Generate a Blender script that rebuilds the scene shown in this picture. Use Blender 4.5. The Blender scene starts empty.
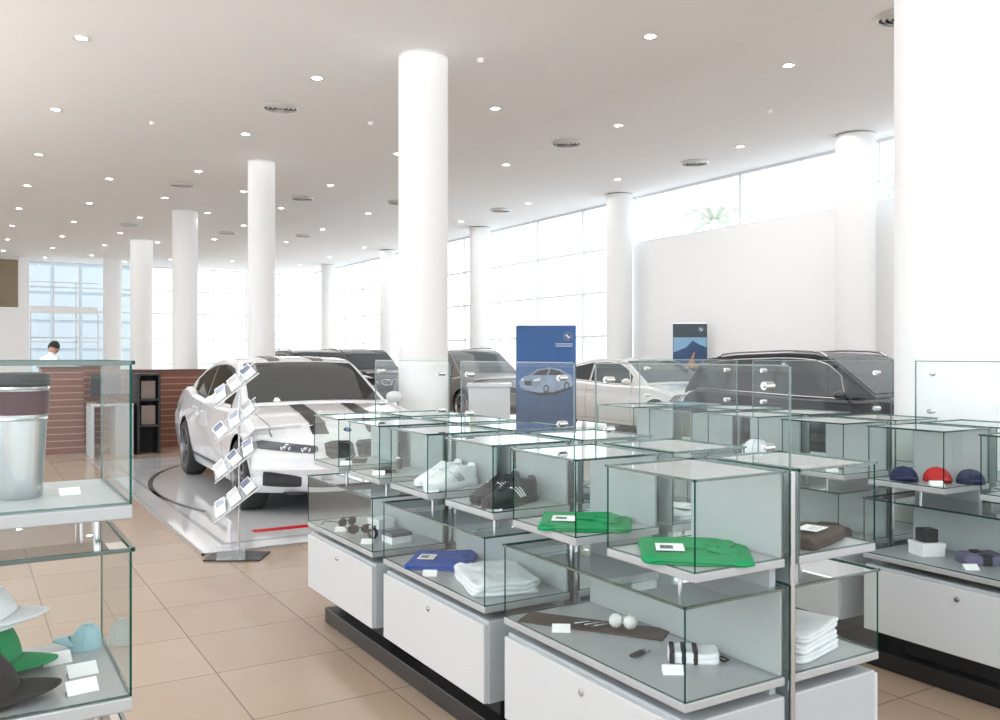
import bpy, bmesh, math, random
from mathutils import Vector, Matrix, noise
random.seed(4)
sc=bpy.context.scene
COL=sc.collection
PI=math.pi
SN,CS,H,F=.5195,.8545,1.45,880.0
def at(px,d,z=0):
    l=(px-500)/F*d
    return Vector((d*SN+l*CS, d*CS-l*SN, z))
# ---------------- helpers
def tag(o,label=None,cat=None,group=None,kind=None):
    if label:o['label']=label
    if cat:o['category']=cat
    if group:o['group']=group
    if kind:o['kind']=kind
    return o
def thing(name,label,cat,loc=(0,0,0),rz=0,group=None):
    o=bpy.data.objects.new(name,None); COL.objects.link(o); o.empty_display_size=.1
    o.location=loc;o.rotation_euler=(0,0,rz)
    return tag(o,label,cat,group)
def copy_tree(o,parent=None):
    c=o.copy();COL.objects.link(c);c.parent=parent
    for ch in list(o.children): copy_tree(ch,c)
    return c
class MB:
    def __init__(s): s.v=[];s.f=[];s.m=[]
    def add(s,vs,fs,mi=0):
        b=len(s.v); s.v+= [tuple(v) for v in vs]
        for f in fs: s.f.append([b+i for i in f]); s.m.append(mi)
        return s
    def box(s,x0,x1,y0,y1,z0,z1,mi=0,mat=None):
        vs=[Vector((x,y,z)) for z in (z0,z1) for y in (y0,y1) for x in (x0,x1)]
        if mat: vs=[mat@v for v in vs]
        return s.add(vs,[(0,2,3,1),(4,5,7,6),(0,1,5,4),(2,6,7,3),(0,4,6,2),(1,3,7,5)],mi)
    def cyl(s,p0,p1,r0,r1=None,n=16,mi=0):
        p0=Vector(p0);p1=Vector(p1);r1=r0 if r1 is None else r1
        a=(p1-p0).normalized(); u=a.orthogonal().normalized(); w=a.cross(u)
        vs=[];fs=[]
        for p,r in((p0,r0),(p1,r1)):
            for i in range(n):
                t=2*PI*i/n; vs.append(p+u*math.cos(t)*r+w*math.sin(t)*r)
        for i in range(n): j=(i+1)%n; fs.append((i,j,n+j,n+i))
        fs.append(tuple(range(n-1,-1,-1)));fs.append(tuple(range(n,2*n)))
        return s.add(vs,fs,mi)
    def lathe(s,prof,n=32,mi=0,mat=None):
        vs=[];fs=[];k=len(prof)
        for i in range(n):
            t=2*PI*i/n
            for r,z in prof:
                v=Vector((r*math.cos(t),r*math.sin(t),z)); vs.append(mat@v if mat else v)
        for i in range(n):
            j=(i+1)%n
            for q in range(k-1): fs.append((i*k+q,j*k+q,j*k+q+1,i*k+q+1))
        return s.add(vs,fs,mi)
    def grid(s,rows,mi=0,closed=False):
        n=len(rows[0]); vs=[p for r in rows for p in r]; fs=[]
        for i in range(len(rows)-1):
            for j in range(n-1 if not closed else n):
                k=(j+1)%n
                fs.append((i*n+j,i*n+k,(i+1)*n+k,(i+1)*n+j))
        return s.add(vs,fs,mi)
    def tube(s,pts,r,n=8,mi=0):
        pts=[Vector(p) for p in pts]
        for a,b in zip(pts[:-1],pts[1:]): s.cyl(a,b,r,r,n,mi)
        return s
    def build(s,name,mats,parent=None,smooth=False,loc=None,rz=0,bevel=0,sub=0,merge=False,solid=0,ang=38):
        me=bpy.data.meshes.new(name); me.from_pydata(s.v,[],s.f)
        if not isinstance(mats,(list,tuple)): mats=[mats]
        for m in mats: me.materials.append(m)
        me.polygons.foreach_set('material_index',s.m)
        bm=bmesh.new();bm.from_mesh(me)
        if merge: bmesh.ops.remove_doubles(bm,verts=bm.verts,dist=1e-4)
        bmesh.ops.recalc_face_normals(bm,faces=bm.faces)
        bm.to_mesh(me);bm.free()
        if smooth:
            me.shade_smooth()
            try: me.set_sharp_from_angle(angle=math.radians(ang))
            except Exception: pass
        o=bpy.data.objects.new(name,me);COL.objects.link(o)
        if parent: o.parent=parent
        if loc is not None:o.location=loc
        o.rotation_euler=(0,0,rz)
        if solid:
            q=o.modifiers.new('s','SOLIDIFY');q.thickness=solid
        if bevel:
            q=o.modifiers.new('b','BEVEL');q.width=bevel;q.segments=2;q.limit_method='ANGLE'
        if sub:
            q=o.modifiers.new('u','SUBSURF');q.levels=sub;q.render_levels=sub
        return o
# ---------------- materials
def M(name,col,rough=.5,metal=0,noise_amt=.04,scale=12,bump=0,emit=0,coat=0,spec=None,bscale=None):
    m=bpy.data.materials.new(name);m.use_nodes=True
    nt=m.node_tree;b=nt.nodes['Principled BSDF']
    b.inputs['Roughness'].default_value=rough;b.inputs['Metallic'].default_value=metal
    b.inputs['Coat Weight'].default_value=coat
    if spec is not None:b.inputs['Specular IOR Level'].default_value=spec
    tc=nt.nodes.new('ShaderNodeTexCoord');nz=nt.nodes.new('ShaderNodeTexNoise');nz.inputs['Scale'].default_value=scale
    nt.links.new(tc.outputs['Object'],nz.inputs['Vector'])
    mx=nt.nodes.new('ShaderNodeMix');mx.data_type='RGBA'
    mx.inputs[6].default_value=(*[c*(1-noise_amt) for c in col],1);mx.inputs[7].default_value=(*[min(1,c*(1+noise_amt)) for c in col],1)
    nt.links.new(nz.outputs['Fac'],mx.inputs[0]);nt.links.new(mx.outputs[2],b.inputs['Base Color'])
    if emit:
        b.inputs['Emission Color'].default_value=(*col,1);b.inputs['Emission Strength'].default_value=emit
    if bump:
        n2=nt.nodes.new('ShaderNodeTexNoise');n2.inputs['Scale'].default_value=bscale or scale*6
        nt.links.new(tc.outputs['Object'],n2.inputs['Vector'])
        bp=nt.nodes.new('ShaderNodeBump');bp.inputs['Strength'].default_value=bump;bp.inputs['Distance'].default_value=.01
        nt.links.new(n2.outputs['Fac'],bp.inputs['Height']);nt.links.new(bp.outputs[0],b.inputs['Normal'])
    return m
def glassmat(name,tint,base=.04,amp=.85,pw=4.5,rough=0.0,milk=0):
    m=bpy.data.materials.new(name);m.use_nodes=True;nt=m.node_tree;nt.nodes.clear()
    o=nt.nodes.new('ShaderNodeOutputMaterial');mx=nt.nodes.new('ShaderNodeMixShader')
    tr=nt.nodes.new('ShaderNodeBsdfTransparent');tr.inputs[0].default_value=(*tint,1)
    gl=nt.nodes.new('ShaderNodeBsdfGlossy');gl.inputs['Roughness'].default_value=rough
    lw=nt.nodes.new('ShaderNodeLayerWeight');lw.inputs[0].default_value=.5
    p=nt.nodes.new('ShaderNodeMath');p.operation='POWER';p.inputs[1].default_value=pw
    q=nt.nodes.new('ShaderNodeMath');q.operation='MULTIPLY_ADD';q.inputs[1].default_value=amp;q.inputs[2].default_value=base
    L=nt.links.new
    L(lw.outputs['Facing'],p.inputs[0]);L(p.outputs[0],q.inputs[0]);L(q.outputs[0],mx.inputs[0]);L(gl.outputs[0],mx.inputs[2])
    if milk:
        m2=nt.nodes.new('ShaderNodeMixShader');m2.inputs[0].default_value=milk
        df=nt.nodes.new('ShaderNodeBsdfDiffuse');df.inputs[0].default_value=(.75,.8,.8,1)
        L(tr.outputs[0],m2.inputs[1]);L(df.outputs[0],m2.inputs[2]);L(m2.outputs[0],mx.inputs[1])
    else: L(tr.outputs[0],mx.inputs[1])
    L(mx.outputs[0],o.inputs[0]);return m
white=M('white_plaster',(.93,.935,.94),.8,bump=.05,scale=3,noise_amt=.01)
colm=M('white_column',(.86,.87,.875),.65,noise_amt=.01)
ceilm=M('ceiling_plaster',(.92,.925,.93),.9,scale=1.5,noise_amt=.015,bump=.05)
ceilm2=M('ceiling_plaster_lit',(.95,.955,.96),.9,scale=1.5,noise_amt=.01,bump=.05)  # paler copy of the ceiling plaster; brightness beyond the step put into colour
cab=M('white_lacquer',(.56,.58,.595),.25,coat=.3,noise_amt=.01)
cabside=M('pale_grey_lacquer',(.42,.45,.47),.35,noise_amt=.01)
shelfm=M('brushed_shelf',(.42,.44,.45),.38,.25,noise_amt=.03,scale=30)
chrome=M('chrome',(.62,.63,.65),.15,1)
steel=M('steel',(.55,.55,.56),.22,1,noise_amt=.05,scale=60)
black=M('black_plinth',(.014,.013,.014),.35)
dark=M('dark_plastic',(.02,.02,.022),.5)
mull=M('mullion_grey',(.78,.81,.84),.5)
card=M('white_card',(.9,.9,.9),.5)
glass=glassmat('clear_glass',(.945,.978,.968))
topglass=glassmat('top_glass',(.92,.97,.955),base=.12,amp=.9,pw=2.6)
wglass=glassmat('window_glass',(.97,.985,.99),base=.02,amp=.3)
frost=glassmat('frosted_glass',(.45,.50,.51),base=.05,amp=.4,rough=.25,milk=.78)
frost.node_tree.nodes['Diffuse BSDF'].inputs[0].default_value=(.54,.575,.59,1)
edge=glassmat('green_glass_edge',(.09,.40,.35),base=.16,amp=.5,pw=2,rough=.1)
def tilefloor():
    m=bpy.data.materials.new('beige_tiles');m.use_nodes=True;nt=m.node_tree;b=nt.nodes['Principled BSDF'];L=nt.links.new
    tc=nt.nodes.new('ShaderNodeTexCoord');mp=nt.nodes.new('ShaderNodeMapping');mp.inputs['Location'].default_value=(.22,.1,0)
    br=nt.nodes.new('ShaderNodeTexBrick');br.offset=0;br.squash=1
    br.inputs['Scale'].default_value=1;br.inputs['Brick Width'].default_value=.6;br.inputs['Row Height'].default_value=.6
    br.inputs['Mortar Size'].default_value=.0035;br.inputs['Mortar Smooth'].default_value=.1;br.inputs['Bias'].default_value=0
    br.inputs['Color1'].default_value=(.355,.262,.19,1);br.inputs['Color2'].default_value=(.39,.29,.212,1);br.inputs['Mortar'].default_value=(.19,.14,.10,1)
    L(tc.outputs['Object'],mp.inputs[0]);L(mp.outputs[0],br.inputs['Vector'])
    nz=nt.nodes.new('ShaderNodeTexNoise');nz.inputs['Scale'].default_value=2.5;nz.inputs['Detail'].default_value=6
    L(tc.outputs['Object'],nz.inputs['Vector'])
    mr=nt.nodes.new('ShaderNodeMapRange');mr.inputs[3].default_value=.9;mr.inputs[4].default_value=1.08
    L(nz.outputs['Fac'],mr.inputs[0])
    mx=nt.nodes.new('ShaderNodeMix');mx.data_type='RGBA';mx.blend_type='MULTIPLY';mx.inputs[0].default_value=1
    L(br.outputs['Color'],mx.inputs[6]);L(mr.outputs[0],mx.inputs[7]);L(mx.outputs[2],b.inputs['Base Color'])
    b.inputs['Roughness'].default_value=.2
    return m
floorm=tilefloor()
def slatmat(name,c1,c2,period=.06):
    m=bpy.data.materials.new(name);m.use_nodes=True;nt=m.node_tree;b=nt.nodes['Principled BSDF'];L=nt.links.new
    tc=nt.nodes.new('ShaderNodeTexCoord');sx=nt.nodes.new('ShaderNodeSeparateXYZ');L(tc.outputs['Object'],sx.inputs[0])
    a=nt.nodes.new('ShaderNodeMath');a.operation='DIVIDE';a.inputs[1].default_value=period;L(sx.outputs[2],a.inputs[0])
    f=nt.nodes.new('ShaderNodeMath');f.operation='FRACT';L(a.outputs[0],f.inputs[0])
    g=nt.nodes.new('ShaderNodeMath');g.operation='GREATER_THAN';g.inputs[1].default_value=.86;L(f.outputs[0],g.inputs[0])
    nz=nt.nodes.new('ShaderNodeTexNoise');mp=nt.nodes.new('ShaderNodeMapping');mp.inputs['Scale'].default_value=(2,2,40)
    L(tc.outputs['Object'],mp.inputs[0]);L(mp.outputs[0],nz.inputs['Vector'])
    m1=nt.nodes.new('ShaderNodeMix');m1.data_type='RGBA';m1.inputs[6].default_value=(*[c*.6 for c in c1],1);m1.inputs[7].default_value=(*[c*1.4 for c in c1],1);L(nz.outputs['Fac'],m1.inputs[0])
    m2=nt.nodes.new('ShaderNodeMix');m2.data_type='RGBA';m2.inputs[7].default_value=(*c2,1)
    L(g.outputs[0],m2.inputs[0]);L(m1.outputs[2],m2.inputs[6]);L(m2.outputs[2],b.inputs['Base Color']);b.inputs['Roughness'].default_value=.4
    return m
wood=slatmat('wood_slats',(.17,.062,.034),(.36,.22,.17),.1)
# ---------------- setting
CZ=4.95
def struct(name,mb,m,parent=None,**k):
    o=mb.build(name,m,parent,**k)
    if not parent:o['kind']='structure'
    return o
struct('floor',MB().box(-9,13.1,-4,37.2,-.1,0),floorm)
struct('ground_outside',MB().box(-60,90,-60,120,-.3,-.12),M('pale_paving',(.8,.8,.79),.9))
struct('ceiling',MB().box(-9,7.44,-4,37.2,CZ,CZ+.3),ceilm)
struct('ceiling_2',MB().box(7.44,13.1,-4,37.2,CZ+.06,CZ+.3),ceilm2)
XW=12.84
struct('wall_right',MB().box(XW,XW+.25,-4,15.35,0,3.95),white)
nwin=[0]
def window(x0,y0,x1,y1,z0,z1,nv,zs,last=True):
    nwin[0]+=1
    mb=MB();t=.024
    along=Vector((x1-x0,y1-y0,0));Ln=along.length;a=along/Ln;n=Vector((-a.y,a.x,0))
    mat=Matrix((( a.x,n.x,0,x0),(a.y,n.y,0,y0),(0,0,1,0),(0,0,0,1)))
    for i in range(nv+1):
        if i==nv and not last: continue
        c=Ln*i/nv; c0=c-t if i else c+.001; mb.box(c0,c+t,-.04,.04,z0,z1,0,mat)
    for z in [z0+t]+list(zs)+[z1-t]:
        mb.box(t+.002,Ln-.001,-.035,.035,z-t,z+t,0,mat)
    o=mb.build('window_%d'%nwin[0],mull);o['kind']='structure'
    MB().add([mat@Vector(p) for p in((.002,0,z0),(Ln-.002,0,z0),(Ln-.002,0,z1),(.002,0,z1))],[(0,1,2,3)]).build('window_pane',wglass,o)
    return o
for a,b in ((-4,3.05),(3.05,9.15),(9.15,15.3)):
    window(XW+.1,a,XW+.1,b,3.95,CZ+.06,2,[],False)
ys_=[15.35,21.3,27.4,33.2,37.1]
for a,b in zip(ys_[:-1],ys_[1:]):
    window(XW+.1,a,XW+.1,b,0,CZ+.06,3,[.9,1.9,2.94,3.95],False)
for a,b in ((1.96,4.6),(4.6,8.7),(8.7,XW)):
    window(a,37,b,37,0,CZ,3,[1.1,2.1,3.1,4.0],False)
for i,(x,y,r) in enumerate([(4.72,2.86,.325),(4.6,9.3,.29),(4.6,15.9,.24),(4.6,22.4,.30),(4.6,28.6,.32),(4.6,34.8,.32)]+[(12.3,9.17,.305),(12.4,15.3,.29),(12.3,21.3,.29),(12.25,27.5,.26),(12.2,33.1,.26)]):
    lab=['thick white round column beside the far display cases at the right edge','white round column behind the white car, widest fully seen one','slim white round column rising behind the white car','white round column third along the row of the white car','white round column fourth along the row of the white car','white round column at the far end, leftmost in the photo','white round column against the blank white wall','white round column where the blank wall meets the tall windows','white round column in front of the tall windows, behind the silver grey car','narrow white round column in front of the windows beyond the black car','narrowest white round column at the far window corner'][i]
    o=MB().lathe([(0,0),(r,0),(r,CZ+.04),(0,CZ+.04)],48).build('column',colm,smooth=True,loc=(x,y,0)); tag(o,lab,'column')
beige=M('beige_niche',(.30,.23,.15),.8)
struct('wall_left',MB().box(-9,1.95,35.5,35.7,0,3.14),white)
struct('wall_mezzanine_floor',MB().box(-9,1.95,35.7,37,3.0,3.14),white)
struct('wall_mezzanine_back',MB().box(-9,1.95,36.9,37.1,0,CZ),beige)
struct('trim_1',MB().box(1.62,1.95,35.5,35.8,3.14,CZ),white)
struct('trim_2',MB().box(1.97,4.2,35.3,35.45,2.95,3.2),white)
mb=MB()
for x in(1.97,2.7,3.43,4.16): mb.box(x,x+.04,35.3,35.36,0,2.95)
mb.box(2.0,4.16,35.3,35.34,1.9,1.94).box(2.0,4.16,35.3,35.34,4.05,4.08).box(2.7,2.73,35.3,35.34,3.2,4.05).box(3.43,3.46,35.3,35.34,3.2,4.05)
struct('window_20',mb,mull)
lampm=M('lamp_glow',(1,.97,.92),.5,emit=35)
ring=M('lamp_ring',(.75,.75,.74),.3,.3)
def ceil_z(x): return CZ if x<7.44 else CZ+.06
L0=None
for x in (-1.6,1.1,3.8,6.43,8.65,11.3):
    for k in range(11):
        y=4.1+3.3*k
        if x<1.0 and y>24: continue
        z=ceil_z(x)
        if L0 is None:
            L0=thing('downlight','small round recessed downlight glowing in the white ceiling','ceiling light',(x,y,z),0,'recessed ceiling downlights')
            MB().lathe([(.06,0),(.09,0),(.093,-.012),(.06,-.006),(.06,0)],24).build('frame',ring,L0,smooth=True)
            MB().lathe([(0,-.004),(.06,-.004),(.06,0)],24).build('bulb',lampm,L0)
            o=L0
        else: o=copy_tree(L0)
        o.location=(x,y,z)
for x in (2.45,5.1):
    for k in range(4,10):
        o=copy_tree(L0);o.location=(x,5.75+3.3*k,CZ)
V0=None
for i,(x,y) in enumerate([(3.8,12.2),(3.8,18.8),(3.8,25.4),(8.6,12.0),(8.4,5.7),(8.6,18.7),(11.5,12.0),(11.2,18.4),(6.4,19.0),(6.4,25.5),(8.6,25.4)]):
    if V0 is None:
        V0=thing('ceiling_diffuser','round ringed air diffuser set in the white ceiling','air vent',(x,y,0),0,'round ceiling air diffusers')
        mb=MB()
        for r in (.26,.2,.14,.08): mb.lathe([(r-.035,-.03),(r,-.005),(r,-.012),(r-.035,-.038),(r-.035,-.03)],32)
        mb.build('louvre_rings',ring,V0,smooth=True)
        MB().lathe([(0,-.004),(.25,-.004),(.25,0)],32).build('backing',M('vent_dark',(.12,.12,.12),.7),V0)
        o=V0
    else:o=copy_tree(V0)
    o.location=(x,y,ceil_z(x))
sp=MB().lathe([(0,-.05),(.03,-.05),(.045,-.01),(.045,0)],16)
for i,p in enumerate([(5.2,9.0),(5.2,12.3),(2.4,14.),(10.,8.9)]):
    tag(sp.build('ceiling_sensor',card,smooth=True,loc=(p[0],p[1],ceil_z(p[0]))),'small white smoke sensor on the ceiling','sensor','ceiling smoke sensors')
# ---------------- glass cases
def panel(name,p,u,v,parent,t=.007,g=None):
    p=Vector(p);u=Vector(u);v=Vector(v);mb=MB()
    mb.add([p,p+u,p+u+v,p+v],[(0,1,2,3)],0)
    h=Vector((t/2,)*3)
    for a,b in((p,p+u),(p+u,p+u+v),(p+v,p+u+v),(p,p+v)):
        lo=Vector(map(min,a,b))-h;hi=Vector(map(max,a,b))+h
        mb.box(lo.x,hi.x,lo.y,hi.y,lo.z,hi.z,1)
    return mb.build(name,[g or glass,edge],parent)
def case(label,loc,rz,Ln,D,zs,zt,zunder,group=None,back=True):
    t=thing('glass_display_case',label,'display case',(loc[0],loc[1],zs),rz,group)
    h=zt-zs
    MB().box(0,Ln,0,D,-.024,0).build('shelf',shelfm,t,bevel=.003)
    i=.003
    panel('glass_front',(i,i,.003),(Ln-2*i,0,0),(0,0,h-.006),t,.0034)
    panel('glass_side',(i,i,.003),(0,D-2*i,0),(0,0,h-.006),t,.0034)
    panel('glass_side',(Ln-i,i,.003),(0,D-2*i,0),(0,0,h-.006),t,.0034)
    panel('glass_top',(0,0,h),(Ln,0,0),(0,D,0),t,.0065,topglass)
    if back: MB().box(.008,Ln-.008,D-.012,D-.004,.002,h-.006).build('back_panel',frost,t)
    if zunder is not None:
        if back: MB().box(.03,Ln-.03,D-.03,D-.006,zunder-zs,-.024).build('support_rail',cabside,t)
        else:
            for x in(.05,Ln-.05):
                for y in(.06,D-.05): MB().cyl((x,y,zunder-zs),(x,y,-.024),.007,n=12).build('spacer_pin',chrome,t,smooth=True)
        if back: MB().cyl((Ln/2,D*.35,zunder-zs),(Ln/2,D*.35,-.024),.007,n=12).build('spacer_pin',chrome,t,smooth=True)
    return t
def cabinet(label,loc,rz,Ln,D,z0=.186,z1=.485,zp=.08,group=None):
    t=thing('drawer_cabinet',label,'cabinet',(loc[0],loc[1],zp),rz,group)
    MB().box(0,Ln,.018,D,z0-zp,z1-zp).build('body',cabside,t,bevel=.004)
    MB().box(.12,Ln-.12,.14,D-.02,0,z0-zp).build('pedestal',dark,t)
    d=MB().box(.004,Ln-.004,0,.018,z0-zp+.003,z1-zp-.012).build('drawer_front',cab,t,bevel=.002)
    MB().lathe([(0,.008),(.006,.008),(.007,.004),(.012,.003),(.013,-.002)],20,0,Matrix.Translation((Ln/2,0,z1-zp-.06))@Matrix.Rotation(PI/2,4,'X')).build('lock',steel,d,smooth=True)
    return t
D=.38
UN=[(1.706,2.606),(2.74,3.64),(3.765,4.655)]
ordn=['nearest','second','third']
uord=['nearest','second','third','fourth','fifth','sixth']
upc=[ 'with a green folded shirt','with a green folded shirt','with black sneakers','with white sneakers','with wallet and watch','with a small leather case']
loc_=['with golf balls','with blue and white clothing','with sunglasses and small boxes']
for isl in (0,1):
    ox=1.95*isl
    iname='near island' if isl==0 else 'rear island'
    o=MB().box(1.67+ox,2.33+ox,1.78,4.58,0,.08).build('plinth',black,bevel=.004)
    tag(o,'low black plinth on the floor under the %s of glass display cases'%iname,'plinth')
    for row in (0,1):
        side='left side' if row==0 else 'right side'
        for k,(a,b) in enumerate(UN):
            L_=b-a
            if row==0: l=(1.6+ox,b);rz=-PI/2
            else: l=(2.4+ox,a);rz=PI/2
            cabinet('white lacquered drawer cabinet, %s of three on %s of %s'%(ordn[k],side,iname),l,rz,L_,D)
            extra=(' '+loc_[k]) if isl==0 and row==0 else ''
            case('long lower glass case%s, %s on %s of %s'%(extra,ordn[k],side,iname),l,rz,L_,D,.54,.79,.485)
            w=.372
            for j,(c,d) in enumerate(((a,a+w),(b-w,b))):
                if row==0: l=(1.635+ox,d)
                else: l=(2.385+ox,c)
                extra=(' '+upc[2*k+j]) if isl==0 and row==0 else ''
                case('upper glass case%s, %s on %s of %s'%(extra,uord[2*k+j],side,iname),l,rz,d-c,.345,.874,1.12,.79)
    for k,(a,b) in enumerate(UN):
        t=thing('glass_divider','upright clear glass divider with chrome bolts, %s of three along %s'%(ordn[k],iname),'glass panel',(2.0+ox,a,.08))
        panel('glass_sheet',(0,0,0),(0,b-a,0),(0,0,1.34),t,.005)
        for y in(.08,b-a-.08):
            for z in (1.28,1.1):
                MB().cyl((-.018,y,z),(.018,y,z),.012,n=18).cyl((-.024,y,z),(.024,y,z),.006,n=10).build('bolt',chrome,t,smooth=True)
        MB().box(-.008,.008,-.013,-.005,0,1.04).build('end_post',steel,t,bevel=.002)
PL='tall left edge unit'
t0=(-.655,1.61)
cabinet('white lacquered drawer cabinet at the foot of the %s'%PL,t0,0,.9,D,zp=.08)
tag(MB().box(-.6,.2,1.68,1.95,0,.08).build('plinth',black),'low black plinth under the %s'%PL,'plinth')
case('lowest glass case of the %s'%PL,t0,0,.9,D,.54,.79,.485,back=False)
case('glass case of sports caps, middle tier of the %s'%PL,t0,0,.9,D,.866,1.118,.79,back=False)
case('glass case holding steel travel mugs, top tier of the %s'%PL,t0,0,.9,D,1.194,1.437,1.118,back=False)
# ---------------- merchandise builders
def stack(w,l,h,layers=2,wr=.006,seed=0,n=64,e=.28,xy=.04):
    mb=MB();rows=[]
    def ring(s,z):
        out=[]
        for i in range(n):
            t=2*PI*i/n;c,q=math.cos(t),math.sin(t)
            x=math.copysign(abs(c)**e,c)*w/2*s;y=math.copysign(abs(q)**e,q)*l/2*s
            nn=noise.noise(Vector((x*14+seed,y*14,z*30)))
            nz=noise.noise(Vector((x*22+seed*3,y*22,5)))*wr if z>h*.3 else 0
            out.append(Vector((x*(1+nn*xy),y*(1+nn*xy),max(0,z+nz))))
        return out
    tl=h/layers
    for i in range(layers):
        rows+= [ring(.965,i*tl),ring(1,i*tl+tl*.3),ring(1,i*tl+tl*.7),ring(.965,i*tl+tl*.97)]
    for s in(.9,.8,.7,.6,.5,.4,.3,.2,.08): rows.append(ring(s,h+.002))
    mb.grid(rows,closed=True)
    b=len(mb.v)-n; mb.f.append(list(range(b,b+n)));mb.m.append(0)
    mb.f.append(list(range(n-1,-1,-1)));mb.m.append(0)
    return mb
def fabric(name,c): return M(name,c,.85,bump=.12,scale=14,bscale=220,noise_amt=.12)
green=fabric('green_cotton',(.0,.25,.08));blue=fabric('blue_cotton',(.005,.07,.36));whitec=fabric('white_cotton',(.78,.79,.82))
brown=fabric('brown_cotton',(.05,.03,.024));red=fabric('red_cotton',(.5,.02,.02));navy=fabric('navy_cotton',(.015,.02,.07));blackc=fabric('black_cotton',(.012,.012,.014))
teal=fabric('pale_teal_cotton',(.35,.55,.6));greyc=fabric('grey_cotton',(.35,.36,.38));purplec=fabric('purple_grey_cotton',(.16,.15,.24))
def shirt(label,loc,rz,m,w=.28,l=.22,h=.03,seed=1,collar=True,layers=2):
    t=thing('folded_shirt',label,'shirt',loc,rz)
    stack(w,l,h,layers,seed=seed,e=.2 if collar else .26,wr=.009 if collar else .016,xy=.06 if collar else .09).build('fabric',m,t,smooth=True,ang=80)
    if collar:
        c0=l*.30
        for s in(-1,1):
            pts=[(0,c0-.0),(s*.035,c0+.028),(s*.075,c0+.02),(s*.082,c0-.03),(s*.03,c0-.062),(s*.006,c0-.02)]
            MB().add([(x,y,h+.004) for x,y in pts]+[(x,y,h+.009) for x,y in pts],[(0,1,2,3,4,5),(6,7,8,9,10,11)]+[(i,(i+1)%6,6+(i+1)%6,6+i) for i in range(6)]).build('collar_flap',m,t,bevel=.001)
        MB().box(-.012,.012,-l*.25,c0-.03,h+.003,h+.007).build('placket',m,t)
        MB().box(-.03,.065,-l*.36,-l*.10,h+.007,h+.0085).box(.0,.045,-l*.32,-l*.2,h+.0085,h+.009,1).build('swing_tag',[card,bpy.data.materials['steel']],t)
    return t
def pcard(label,loc,rz,w=.06,h=.035):
    mb=MB();a=math.radians(35)
    mt=Matrix.Rotation(a,4,'X')
    mb.box(-w/2,w/2,0,h,-.0005,.001,0,mt)
    mb.box(-w/2,w/2,h*math.cos(a)-.001,h*math.cos(a)+.0005,0,h*math.sin(a))
    return tag(mb.build('price_card',card,loc=loc,rz=rz),label,'price card')
def lin(tab,x):
    if x<=tab[0][0]:return tab[0][1]
    for (a,p),(b,q) in zip(tab[:-1],tab[1:]):
        if x<=b: return p+(q-p)*(x-a)/(b-a) if b>a else q
    return tab[-1][1]
def smt(tab,x,h=.07): return (lin(tab,x-h)+2*lin(tab,x)+lin(tab,x+h)+lin(tab,x-h/2)+lin(tab,x+h/2))/6
def shoe(label,loc,rz,mu,ms,mt,lace,group=None,Ls=.28,sc_=1.0):
    t=thing('sneaker',label,'shoe',loc,rz,group);t.scale=(sc_,)*3
    wt=[(0,.018),(.05,.032),(.3,.033),(.65,.047),(.88,.04),(.97,.022),(1,.006)]
    ht=[(0,.088),(.10,.096),(.32,.098),(.48,.08),(.7,.056),(.9,.040),(1,.026)]
    rows=[];N=26
    for i in range(N+1):
        q=i/N;w=smt(wt,q,.03);h=smt(ht,q,.04);r=[]
        for j in range(13):
            a=PI*j/12;c=math.cos(a);s=math.sin(a)
            y=w*math.copysign(abs(c)**.75,c);z=.018+(h-.018)*abs(s)**.7
            if .06<q<.36 and abs(c)<.6: z=.05+ (abs(c)/.6)**3*(z-.05)
            r.append((q*Ls-Ls/2,y,z))
        rows.append(r)
    MB().grid(rows).build('upper',mu,t,smooth=True,ang=70)
    rows=[]
    for z,s in((0,.96),(.006,1.06),(.02,1.08),(.026,1.0),(.026,.6)):
        r=[]
        for i in range(N+1): q=i/N; r.append((q*Ls*1.03-Ls*.515,smt(wt,q,.03)*s+ .001,z+(.008*max(0,q-.8)/.2)))
        for i in range(N,-1,-1): q=i/N; r.append((q*Ls*1.03-Ls*.515,-smt(wt,q,.03)*s-.001,z+(.008*max(0,q-.8)/.2)))
        rows.append(r)
    mb=MB().grid(rows,closed=True);n=len(rows[0]);mb.f.append(list(range(n)));mb.m.append(0);mb.build('sole',ms,t,smooth=True)
    mb=MB()
    for i in range(6):
        q=.4+i*.055;w=smt(wt,q)*.55;z=smt(ht,q,.04)+.001
        mb.cyl((q*Ls-Ls/2,-w,z-.008),(q*Ls-Ls/2+.008,-w*.2,z),.0025,n=6)
        mb.cyl((q*Ls-Ls/2,w,z-.008),(q*Ls-Ls/2+.008,w*.2,z),.0025,n=6)
        mb.cyl((q*Ls-Ls/2+.004,-w*.3,z),(q*Ls-Ls/2+.008,w*.3,z),.0025,n=6)
    mb.build('laces',lace,t,smooth=True)
    mb=MB()
    for s in(-1,1):
        for off in (0,.06,.12):
            pts=[]
            for i in range(6):
                f=i/5;q=.35+off+.12*f;w=smt(wt,q,.03);z=.03+f*.035
                c=max(.05,1-((z-.018)/(smt(ht,q,.04)-.018))**(2.2))
                pts.append((q*Ls-Ls/2,s*(w*c**.45+.001),z))
            mb.tube(pts,.0036,6)
    mb.build('side_stripes',mt,t,smooth=True)
    return t
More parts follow.
